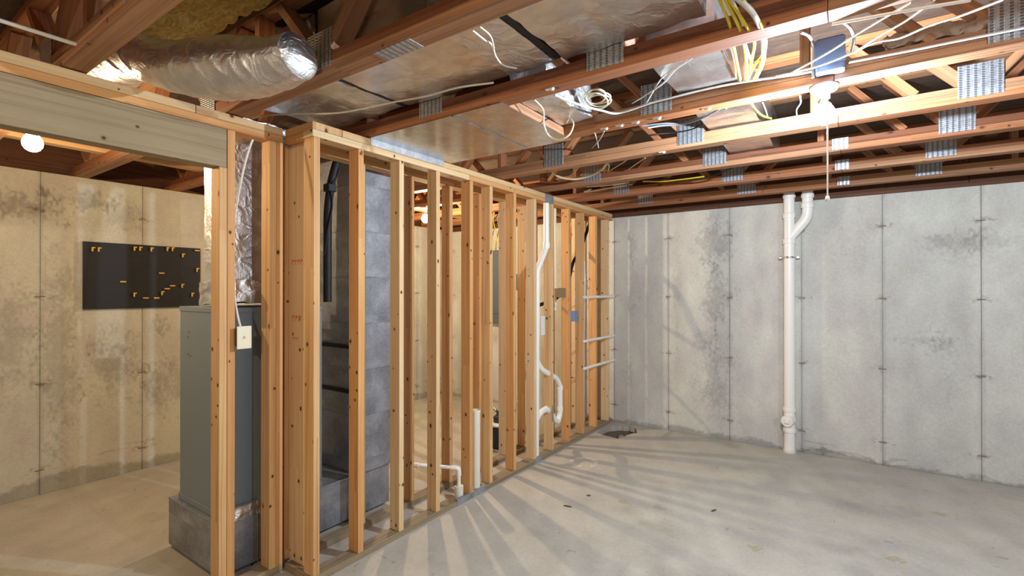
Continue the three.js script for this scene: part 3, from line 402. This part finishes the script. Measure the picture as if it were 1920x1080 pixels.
const WP = {
  w_main: [[-1.158,2.499,-2.020],[-1.124,2.502,-2.200],[-1.095,2.530,-2.420],[-1.066,2.542,-2.530],[-0.994,2.547,-2.540],[-0.862,2.562,-2.540],[-0.765,2.565,-2.540],[-0.582,2.569,-2.540],[-0.414,2.563,-2.540],[-0.196,2.546,-2.540],[-0.143,2.545,-2.540]],
  w_right: [[-0.015,2.549,-2.540],[0.177,2.543,-2.540],[0.338,2.540,-2.540],[0.519,2.536,-2.540]],
  w_pairA: [[-0.543,2.513,-2.030],[-0.643,2.541,-2.150],[-0.747,2.568,-2.300],[-0.840,2.572,-2.450],[-0.899,2.567,-2.540]],
  w_pairB: [[-0.530,2.510,-2.030],[-0.636,2.536,-2.160],[-0.739,2.557,-2.320],[-0.859,2.577,-2.450],[-0.978,2.581,-2.540]],
  w_loop: [[-1.290,2.515,-2.050],[-1.283,2.487,-2.120],[-1.325,2.437,-2.200],[-1.323,2.393,-2.250],[-1.265,2.363,-2.250],[-1.208,2.376,-2.250],[-1.206,2.441,-2.300],[-1.282,2.521,-2.400],[-1.356,2.540,-2.500]],
  w_dangle: [[-1.100,2.492,-1.340],[-1.102,2.489,-1.400],[-1.137,2.517,-1.500],[-1.191,2.526,-1.600],[-1.237,2.546,-1.720],[-1.241,2.572,-1.820]],
  w_dangle2: [[-1.067,2.495,-1.340],[-1.070,2.492,-1.400],[-1.126,2.502,-1.500]],
  w_long: [[-2.905,2.586,-1.500],[-2.833,2.605,-1.550],[-2.586,2.576,-1.600],[-2.280,2.540,-1.660],[-1.990,2.563,-1.760],[-1.768,2.556,-1.790],[-1.564,2.555,-1.800],[-1.392,2.554,-1.850]],
  w_topA: [[-0.233,2.554,-2.530],[-0.150,2.550,-2.450],[-0.070,2.540,-2.350],[0.000,2.520,-2.220],[0.075,2.502,-2.100],[0.148,2.490,-2.000]],
  w_topB: [[-0.290,2.554,-2.530],[-0.143,2.544,-2.500],[-0.074,2.538,-2.460],[0.000,2.532,-2.400],[0.068,2.535,-2.360],[0.137,2.506,-2.300],[0.218,2.486,-2.200],[0.282,2.460,-2.120],[0.359,2.428,-2.000]],
  w_topC: [[0.000,2.530,-2.400],[0.080,2.511,-2.250],[0.147,2.480,-2.100],[0.205,2.470,-1.980]],
  w_thick: [[-0.060,2.491,-2.010],[0.000,2.485,-2.010],[0.140,2.472,-2.010],[0.292,2.455,-2.010]],
  w_greyA: [[-0.174,2.622,-2.300],[-0.152,2.641,-2.400],[-0.141,2.634,-2.500],[-0.144,2.572,-2.530],[-0.147,2.513,-2.535]],
  w_greyB: [[-0.030,2.617,-2.300],[-0.007,2.626,-2.400],[0.002,2.616,-2.500],[-0.007,2.583,-2.535]],
  y1: [[-0.375,2.572,-1.750],[-0.362,2.527,-1.880],[-0.378,2.534,-2.000],[-0.396,2.549,-2.150],[-0.435,2.562,-2.500]],
  y2: [[-0.357,2.565,-1.750],[-0.332,2.508,-1.880],[-0.340,2.511,-2.020],[-0.369,2.547,-2.250],[-0.405,2.554,-2.500]],
  y3: [[-0.347,2.562,-1.750],[-0.306,2.500,-1.880],[-0.304,2.511,-2.020],[-0.344,2.552,-2.250],[-0.403,2.564,-2.500]],
  y4: [[-0.301,2.537,-1.750],[-0.264,2.496,-1.880],[-0.266,2.506,-2.020],[-0.296,2.530,-2.200],[-0.360,2.560,-2.380],[-0.405,2.554,-2.500]],
  p1: [[-0.317,2.543,-1.750],[-0.280,2.510,-1.800],[-0.269,2.500,-1.950],[-0.289,2.519,-2.150],[-0.331,2.552,-2.380],[-0.372,2.551,-2.500]],
  p2: [[-0.333,2.549,-1.750],[-0.323,2.524,-1.880],[-0.338,2.515,-2.050],[-0.358,2.559,-2.300],[-0.360,2.569,-2.450]],
  y5: [[-0.418,2.507,-2.680],[-0.419,2.521,-2.850],[-0.409,2.534,-3.000],[-0.392,2.573,-3.200]],
  w_t4: [[-0.365,2.495,-2.680],[-0.380,2.525,-2.900],[-0.407,2.573,-3.190]],
  w_t3: [[-0.207,2.494,-2.680],[-0.218,2.516,-2.850],[-0.247,2.535,-3.000],[-0.259,2.550,-3.150]],
  b1: [[-1.034,2.571,-2.950],[-0.968,2.585,-3.000],[-0.856,2.570,-3.000],[-0.723,2.547,-2.900],[-0.567,2.515,-2.700]],
  b2: [[-1.086,2.607,-3.000],[-0.968,2.598,-3.000],[-0.856,2.579,-3.000],[-0.723,2.556,-2.900],[-0.536,2.511,-2.700]],
  b3: [[-1.052,2.573,-3.100],[-0.942,2.577,-3.150],[-0.825,2.567,-3.120],[-0.718,2.553,-3.000]],
  v1: [[-1.235,2.491,-2.620],[-1.352,2.541,-2.900],[-1.494,2.591,-3.230]],
  v2: [[-1.175,2.489,-2.620],[-1.334,2.538,-2.900],[-1.544,2.596,-3.230]],
  s1: [[-2.090,2.579,-3.600],[-2.057,2.539,-3.650],[-1.941,2.511,-3.700],[-1.817,2.513,-3.700],[-1.651,2.523,-3.600],[-1.504,2.518,-3.400]],
  s2: [[-1.473,2.507,-3.330],[-1.574,2.546,-3.600],[-1.671,2.566,-3.800]],
  s3: [[-1.712,2.510,-3.350],[-1.848,2.532,-3.550],[-2.045,2.561,-3.800]],
  s4: [[-1.331,2.505,-3.350],[-1.495,2.543,-3.600],[-1.648,2.567,-3.800]],
  s5: [[-1.194,2.500,-3.350],[-1.358,2.531,-3.600],[-1.504,2.555,-3.820]],
  r1: [[-2.067,2.541,-4.300],[-2.184,2.545,-4.400],[-1.971,2.570,-4.480],[-1.750,2.590,-4.540]],
  r2: [[-2.112,2.571,-4.300],[-1.944,2.587,-4.420],[-1.783,2.594,-4.450]],
  r3: [[-1.521,2.531,-4.200],[-1.372,2.521,-4.250],[-1.190,2.516,-4.250],[-1.005,2.505,-4.200]],
  k1: [[-1.473,2.543,-4.200],[-1.326,2.538,-4.250],[-1.103,2.509,-4.250],[-0.912,2.496,-4.150],[-0.745,2.502,-4.000]],
  coil: [[-1.099,2.585,-2.300]],
  lw: [[-2.623,2.580,-0.416],[-2.451,2.522,-0.590]],
  chainend: [[-0.093,1.969,-2.600]],
};
const HOOKS=[[1.911,-1.347,0],[1.911,-1.387,0],[1.934,-1.633,0],[1.937,-1.673,0],[1.936,-1.757,0],[1.947,-1.881,0],[1.950,-1.922,0],[1.950,-2.129,1],[1.897,-2.006,0],[1.767,-2.127,0],[1.728,-1.837,1],[1.647,-1.553,1],[1.615,-1.923,1],[1.615,-2.001,0],[1.588,-1.881,1],[1.548,-1.840,0],[1.536,-1.632,0],[1.506,-1.717,1],[1.505,-1.798,1],[1.532,-2.085,0]];
const STAPLES=[[-1.129,-1.907],[-1.156,-2.556],[-1.065,-2.543],[-0.973,-2.565],[-0.855,-2.577],[-0.605,-2.582],[-1.039,-2.850],[-0.300,-2.595]];

{ const g = thing('pegboard', 'black pegboard with small yellow tags on the left concrete wall', 'pegboard', [-5.13, 1.42, -1.725]);
  const pm = new THREE.MeshStandardMaterial({ map: tex(1024, 640, (i, j) => { const a = (i % 26) - 13, b = (j % 26) - 13; const h = a * a + b * b < 12; const v = h ? 4 : 15 + 10 * (n2(i / 60, j / 8, 3) - 0.4); return [v, v, v + 3]; }, true, false), roughness: 0.62 });
  const bg = cbox(0.012, 0.552, 0.872, 0.002, 0).clone(); { const p = bg.attributes.position, uv = bg.attributes.uv; for (let i = 0; i < p.count; i++) uv.setXY(i, 0.5 - p.getZ(i) / 0.872, 0.5 + p.getY(i) / 0.552); }
  put(g, 'board', bg, pm, -5.128, 1.696, -1.7245);
  for (const z of [-1.31, -2.14]) board(g, 'batten', M.black, [-5.146, -5.135], [1.44, 1.95], [z - 0.012, z + 0.012], 0);
  const tm = std(0xd9a94a, 0.6);
  const lg = mergeGeometries([cbox(0.012, 0.036, 0.011, 0.001, 0).clone(), cbox(0.012, 0.01, 0.022, 0.001, 0).clone().translate(0, 0.013, -0.007)]), fg = cbox(0.012, 0.011, 0.042, 0.001, 0);
  HOOKS.forEach(([y, z, f]) => put(g, 'tag', f ? fg : lg, tm, -5.116, y, z)); }
{ const e = thing('breaker_panel', 'grey electrical panel on the far wall seen between studs', 'electrical panel', [-4.1, 1.125, -5.49]);
  board(e, 'enclosure', M.panelGrey, [-4.32, -3.93], [1.125, 2.124], [-5.54, -5.45], 0); const dr = board(e, 'door', M.panelGrey, [-4.28, -3.97], [1.25, 2.06], [-5.45, -5.44], 0); board(dr, 'latch', M.black, [-4.0, -3.985], [1.6, 1.66], [-5.44, -5.432], 0);
  const e2 = thing('disconnect_box', 'small dark grey electrical box right of the panel', 'electrical box', [-3.72, 1.6, -5.5]); board(e2, 'box', M.panelGrey, [-3.79, -3.66], [1.6, 1.79], [-5.54, -5.47], 0); board(e2, 'cover', M.panelGrey, [-3.785, -3.665], [1.605, 1.785], [-5.47, -5.462], 0);
  [[-4.2, 0], [-4.12, 1], [-4.05, 2], [-3.98, 3]].forEach(([x, k]) => single('cable', k < 3 ? ['left', 'middle', 'right'][k] + ' yellow cable dropping into the electrical panel' : 'grey cable dropping into the electrical panel', 'cable', tubeGeo([[x + 0.3 + k * 0.05, 2.62, -4.9], [x + 0.14, 2.5, -5.2], [x + 0.03, 2.3, -5.42], [x, 2.124, -5.485]], 0.007, 7), k < 3 ? M.yellow : M.grey, [0, 0, 0], k < 3 ? 'yellow panel cables' : undefined)); }

// ---------------------------------------------------------------- pipes and boxes in the stud wall
{ const v = thing('vent_pipe', 'white plastic vent pipe with an offset and a U-bend trap inside the stud wall', 'pipe', [-2.425, 0, -3.88]), o = [-2.425, 0, -3.88];
  put(v, 'pipe', rel(pipeGeo([[-2.405, 2.455, -4.035], [-2.405, 1.98, -4.035], [-2.415, 1.76, -3.882], [-2.42, 0.0, -3.872]], 0.028, 20, 0.05), o), M.pvc, ...o);
  put(v, 'hub', ringY(0.033, 0.06), M.pvc, -2.405, 2.0, -4.035); put(v, 'hub', ringY(0.033, 0.05), M.pvc, -2.42, 0.40, -3.873);
  put(v, 'tee_arm', rel(pipeGeo([[-2.42, 0.37, -3.872], [-2.42, 0.425, -3.94], [-2.42, 0.44, -4.06]], 0.028, 20, 0.04), o), M.pvc, ...o);
  const p = v, q = [-2.34, 0.3, -4.1];
  put(p, 'trap', rel(pipeGeo([[-2.42, 0.93, -3.875], [-2.42, 0.83, -3.96], [-2.420, 0.700, -4.255], [-2.420, 0.620, -4.320], [-2.420, 0.335, -4.325], [-2.420, 0.265, -4.280], [-2.420, 0.300, -4.220], [-2.42, 0.42, -4.10], [-2.42, 0.435, -4.03]], 0.028, 20, 0.06), q), M.pvc, ...q);
  for (const y of [0.6, 0.39]) put(p, 'hub', ringY(0.032, 0.05), M.pvc, -2.42, y, -4.322);
  const c = thing('condensate_pipe', 'thin white plastic drain line with an elbow above the bottom plate', 'pipe', [-2.43, 0, -2.8]), r = [-2.43, 0, -2.8];
  put(c, 'pipe', rel(pipeGeo([[-2.76, 0.262, -2.60], [-2.425, 0.248, -2.795], [-2.432, 0.03, -2.805]], 0.0135, 16, 0.025), r), M.pvc, ...r); put(c, 'coupling', new THREE.CylinderGeometry(0.034, 0.031, 0.11, 20), M.pvcOld, -2.432, 0.055, -2.805);
  const el = put(c, 'elbow', rel(pipeGeo([[-2.475, 0.250, -2.766], [-2.425, 0.248, -2.795], [-2.428, 0.19, -2.799]], 0.018, 16, 0.03), r), M.pvc, ...r); put(c, 'hub', rel(pipeGeo([[-2.73, 0.261, -2.617], [-2.69, 0.259, -2.641]], 0.0185, 16), r), M.pvc, ...r);
  const s = thing('standpipe', 'short upright white standpipe with an open top between the studs', 'pipe', [-2.42, 0, -2.985]); put(s, 'pipe', lathe([[0.03, 0], [0.034, 0], [0.034, 0.62], [0.037, 0.622], [0.037, 0.645], [0.03, 0.645], [0.028, 0.5]], 24), M.pvcOld, -2.42, 0.0, -2.99);
  [[-2.72, -2.872, 'first'], [-2.886, -3.068, 'middle'], [-3.786, -3.916, 'farthest']].forEach(([a, b, n]) => { const g = thing('nail_plate', n + ' bent steel guard plate on the front bottom plate', 'plate', [-2.375, 0, (a + b) / 2], 'steel guard plates'); board(g, 'face', M.galvDull, [-2.3765, -2.373], [0, 0.046], [b, a], 0); board(g, 'lip', M.galvDull, [-2.40, -2.3768], [0.0425, 0.046], [b, a], 0); });
  [[1.499, 'top'], [1.029, 'middle'], [0.738, 'lowest']].forEach(([y, n]) => { const g = new THREE.CylinderGeometry(0.0155, 0.0155, 0.79, 14); g.rotateX(Math.PI / 2); single('supply_pipe', n + ' of three thin white pipes across the last studs', 'pipe', g, M.pvc, [-2.361, y, -5.14], 'thin white wall pipes'); });
  const np = single('stud_guard', 'grey steel guard plate on the stud beside the trap', 'plate', cbox(0.003, 0.15, 0.03, 0.001, 0), M.galvDull, [-2.3752, 0.39, -4.107]);
  single('plate_patch', 'grey steel patch on the top plate above the vent pipe', 'plate', cbox(0.003, 0.08, 0.16, 0.001, 0), M.galvDull, [-2.3752, 2.442, -4.04]);
  const bb = thing('junction_box', 'brown cardboard-coloured box between far studs', 'electrical box', [-2.4, 1.5, -4.27]); put(bb, 'box', cbox(0.05, 0.09, 0.13, 0.004, 0), M.brown, -2.395, 1.548, -4.28); put(bb, 'cover', cbox(0.004, 0.096, 0.14, 0.001, 0), M.brown, -2.3685, 1.548, -4.28);
  const jb = thing('junction_box', 'blue outlet box between the far studs', 'electrical box', [-2.45, 1.24, -4.65]); put(jb, 'box', cbox(0.06, 0.11, 0.07, 0.004, 0), M.blue, -2.44, 1.3, -4.66); put(jb, 'flange', cbox(0.006, 0.12, 0.02, 0.002, 0), M.blue, -2.408, 1.3, -4.655);
  const wb = thing('valve_box', 'white plastic box behind the vent pipe', 'box', [-2.45, 1.15, -3.98]); put(wb, 'box', cbox(0.05, 0.17, 0.06, 0.004, 0), M.white, -2.44, 1.24, -3.985); put(wb, 'lip', cbox(0.006, 0.18, 0.07, 0.002, 0), M.white, -2.413, 1.24, -3.985);
  single('supply_pipe', 'cream pipe standing between the studs right of the vent pipe', 'pipe', tubeGeo([[-2.5, 2.43, -4.37], [-2.5, 2.0, -4.37], [-2.5, 1.37, -4.375]], 0.012, 12), M.cream);
  [[-4.62, 0], [-4.66, 1]].forEach(([z, k]) => single('copper_tube', (k ? 'right' : 'left') + ' of two thin copper tubes between the far studs', 'pipe', tubeGeo([[-2.5, 2.45, z], [-2.49, 2.2, z - 0.03], [-2.5, 1.9, z + 0.02], [-2.49, 1.6, z - 0.01], [-2.5, 1.38, z - 0.02]], 0.008, 8), M.copper));
  single('hose', 'black hose curving between the far studs', 'hose', tubeGeo([[-2.55, 2.40, -5.3], [-2.55, 2.0, -5.0], [-2.555, 1.889, -4.87], [-2.56, 1.655, -4.75], [-2.56, 1.5, -4.53], [-2.56, 1.42, -4.12]], 0.018, 10), M.black);
  single('conduit', 'shiny metal conduit standing between the last studs', 'conduit', tubeGeo([[-2.51, 1.9, -5.05], [-2.51, 1.75, -5.06], [-2.51, 1.0, -5.05], [-2.51, 0.04, -5.05]], 0.013, 12), M.chrome);
  single('insulation_scrap', 'crumpled foil scrap stuffed between the last studs', 'foil', foilBox(0.06, 0.12, 0.1, 0.02, 22, 0.01, 51), M.foil, [-2.55, 1.63, -5.12]);
  const sp = thing('sump_basin', 'black sump basin with white lid and pump fittings behind the studs', 'sump', [-2.93, 0, -4.0]);
  put(sp, 'basin', lathe([[0, 0], [0.1, 0], [0.115, 0.2], [0.122, 0.205], [0.122, 0.225], [0.11, 0.225], [0, 0.222]]), M.basin, -2.93, 0, -4.0); const lid = put(sp, 'lid', cbox(0.26, 0.022, 0.26, 0.006, 0), M.pvc, -2.93, 0.237, -4.0); lid.rotation.y = 0.5;
  put(sp, 'pump_head', lathe([[0, 0], [0.05, 0], [0.05, 0.05], [0.035, 0.065], [0.02, 0.07], [0.02, 0.11], [0, 0.11]], 20), M.basin, -2.94, 0.249, -3.99); put(sp, 'fitting', new THREE.SphereGeometry(0.024, 16, 12), M.chrome, -2.975, 0.37, -3.98); put(sp, 'cap', lathe([[0, 0], [0.03, 0], [0.03, 0.04], [0.02, 0.05], [0, 0.05]], 18), M.pvc, -2.85, 0.35, -4.02); put(sp, 'riser', new THREE.CylinderGeometry(0.018, 0.018, 0.11, 14), M.basin, -2.85, 0.303, -4.02);
  const sw = thing('light_switch', 'cream switch plate fixed beside the king stud in front of the furnace', 'switch', [-2.62, 1.27, -1.3]); put(sw, 'box', cbox(0.05, 0.095, 0.06, 0.003, 0), M.panelGrey, -2.634, 1.331, -1.3105); const pl = put(sw, 'cover_plate', cbox(0.006, 0.118, 0.074, 0.0025, 0), M.cream, -2.606, 1.331, -1.3085); put(pl, 'toggle', cbox(0.016, 0.012, 0.008, 0.002, 0), M.cream, -2.6, 1.333, -1.3085);
  single('cable', 'white cable dropping beside the king stud to the switch plate', 'cable', tubeGeo([[-2.70, 2.40, -1.40], [-2.70, 2.36, -1.385], [-2.70, 2.2, -1.345], [-2.70, 1.9, -1.30], [-2.69, 1.6, -1.295], [-2.66, 1.45, -1.30], [-2.64, 1.37, -1.31]], 0.006, 8), M.white);
  const dp = thing('drain_pipe', 'short white pipe standing against the left side of the furnace', 'pipe', [-3.41, 0.306, -1.5]); put(dp, 'pipe', new THREE.CylinderGeometry(0.014, 0.014, 0.24, 14), M.pvc, -3.398, 0.42, -1.42); put(dp, 'cap', ringY(0.018, 0.03), M.pvc, -3.398, 0.53, -1.42);
}

[[-1.683, -3.424, 0.5, 0.03, 'dark wood chip on the floor nearest the stud wall'], [-1.742, -3.168, 0.2, 0.06, 'thin sliver of wood on the floor near the stud wall'], [-0.834, -3.684, 1.1, 0.055, 'dark sliver of wood in the middle of the floor']].forEach(([x, z, a, L, label], i) => { const sh = new THREE.Shape([[0, 0], [L * 0.5, -0.004], [L, 0.002], [L * 0.8, 0.009], [L * 0.3, 0.011]].map(p => new THREE.Vector2(...p))); const g = new THREE.ExtrudeGeometry(sh, { depth: 0.005, bevelEnabled: true, bevelSize: 0.001, bevelThickness: 0.001, bevelSegments: 1 }); g.rotateX(-Math.PI / 2); g.rotateY(a); single('wood_chip', label, 'wood chip', g, std(0x5c4a38, 0.9), [x, 0.0012, z], 'scraps on the floor'); });

// ---------------------------------------------------------------- cables in the ceiling
const cab = (k, r, m, label, group) => single('cable', label, 'cable', tubeGeo(WP[k], r * 0.85, 8), m, [0, 0, 0], group);
cab('w_main', 0.0065, M.white, 'thick white cable clipped along the truss left of the bright bulb'); cab('w_right', 0.006, M.white, 'straight white cable running right from the junction box along the truss');
cab('w_pairA', 0.0035, M.white, 'left thin white cable of a pair hanging below the smooth duct', 'paired thin cables'); cab('w_pairB', 0.0035, M.white, 'right thin white cable of a pair hanging below the smooth duct', 'paired thin cables');
cab('w_loop', 0.0048, M.cream, 'white cable hanging in a loop beside the sheet metal pan'); cab('w_dangle', 0.0045, M.white, 'white cable dangling below the trunk duct joint'); cab('w_dangle2', 0.004, M.white, 'short white cable end poking from the second truss knot');
cab('w_long', 0.006, M.cream, 'long cream cable sagging under the trunk duct from the corner post');
cab('w_topA', 0.0045, M.white, 'thin white cable rising steeply to the right above the bright bulb'); cab('w_topB', 0.0045, M.white, 'thin wavy white cable stretching to the upper right corner'); cab('w_topC', 0.004, M.white, 'thin white cable branching steeply up from the wavy one'); cab('w_thick', 0.006, M.white, 'thick white cable along the far edge of the third truss, top right');
cab('w_greyA', 0.007, M.grey, 'grey cable bending down left of the junction box'); cab('w_greyB', 0.007, M.grey, 'grey cable bending down right of the junction box');
['leftmost', 'second', 'third', 'rightmost'].forEach((n, i) => cab('y' + (i + 1), 0.007, M.yellow, n + ' yellow cable in the bundle left of the junction box', 'yellow cable bundle')); cab('p1', 0.011, M.white, 'thick white cable in the yellow bundle'); cab('p2', 0.006, M.white, 'thin white cable in the yellow bundle');
cab('y5', 0.006, M.yellow, 'yellow cable crossing between the bulb truss and the next'); cab('w_t4', 0.0035, M.white, 'thin white wire beside the yellow cable behind the bulb truss'); cab('w_t3', 0.004, M.white, 'white wire end hanging left of the bright bulb');
cab('b1', 0.006, M.grey, 'lower grey cable of two curving below the branch duct', 'curving grey cables'); cab('b2', 0.006, M.grey, 'upper grey cable of two curving below the branch duct', 'curving grey cables'); cab('b3', 0.005, M.black, 'black cable curving over the gusset plate behind the bulb truss');
cab('v1', 0.005, M.white, 'thicker white cable of a crossing pair behind the bulb truss', 'crossing cables'); cab('v2', 0.004, M.white, 'thinner white cable of a crossing pair behind the bulb truss', 'crossing cables');
cab('s1', 0.011, M.tan, 'thick tan cable sagging under the fifth truss near the stud wall'); cab('s2', 0.006, M.tan, 'short tan cable end beside the sagging thick cable'); ['left', 'middle', 'right'].forEach((n, i) => cab('s' + (i + 3), 0.005, M.tan, n + ' thin tan cable slanting between the fifth and sixth truss', 'slanting tan cables'));
cab('r1', 0.008, M.cream, 'lower of two cream cables along the seventh truss'); cab('r2', 0.008, M.cream, 'upper of two cream cables along the seventh truss'); cab('r3', 0.007, M.yellow, 'yellowish cable lying between the sixth and seventh truss'); cab('k1', 0.006, M.black, 'thin black cable above the yellowish one');
single('cable', 'white cable at the top left corner running to the nearest truss', 'cable', tubeGeo([[-2.452, 2.522, 0.5], [-2.452, 2.522, -0.1], [-2.452, 2.522, -0.6]], 0.008, 8), M.white);
{ const pts = []; for (let k = 0; k <= 60; k++) { const a = k / 60 * Math.PI * 2 * 4.5; pts.push([-1.10 + 0.06 * Math.cos(a) * (1 + 0.15 * Math.sin(a * 0.3)), 2.575 + 0.02 * Math.sin(a) + 0.012 * Math.sin(a * 0.4), -2.36 + 0.045 * Math.sin(a) + 0.02 * Math.cos(a * 0.37)]); } single('cable_coil', 'coiled white cable lying above the clipped cable', 'cable', tubeGeo(pts, 0.004, 6, 3), M.cream); }
STAPLES.forEach(([x, z], i) => { const zt = i === 0 ? TZ[2] - 0.02 : i === 6 ? TZ[4] - 0.02 : cl(z, TZ[3] - CW + 0.02, TZ[3] - 0.02); const g = mergeGeometries([cbox(0.042, 0.004, 0.018, 0.001, 0).clone(), cbox(0.012, 0.009, 0.016, 0.001, 0).clone().translate(0.012, -0.004, 0)]); single('cable_staple', ['white cable staple under the third truss, near the clipped cable', 'first white cable staple from the left under the bulb truss', 'second white cable staple from the left under the bulb truss', 'third white cable staple from the left under the bulb truss', 'fourth white cable staple from the left under the bulb truss', 'fifth white cable staple from the left under the bulb truss', 'white cable staple under the fifth truss', 'white cable staple under the bulb truss nearest the bulb'][i], 'staple', g, M.white, [x, TOP - 0.002, zt], 'cable staples'); });

renderer.render(scene, camera);
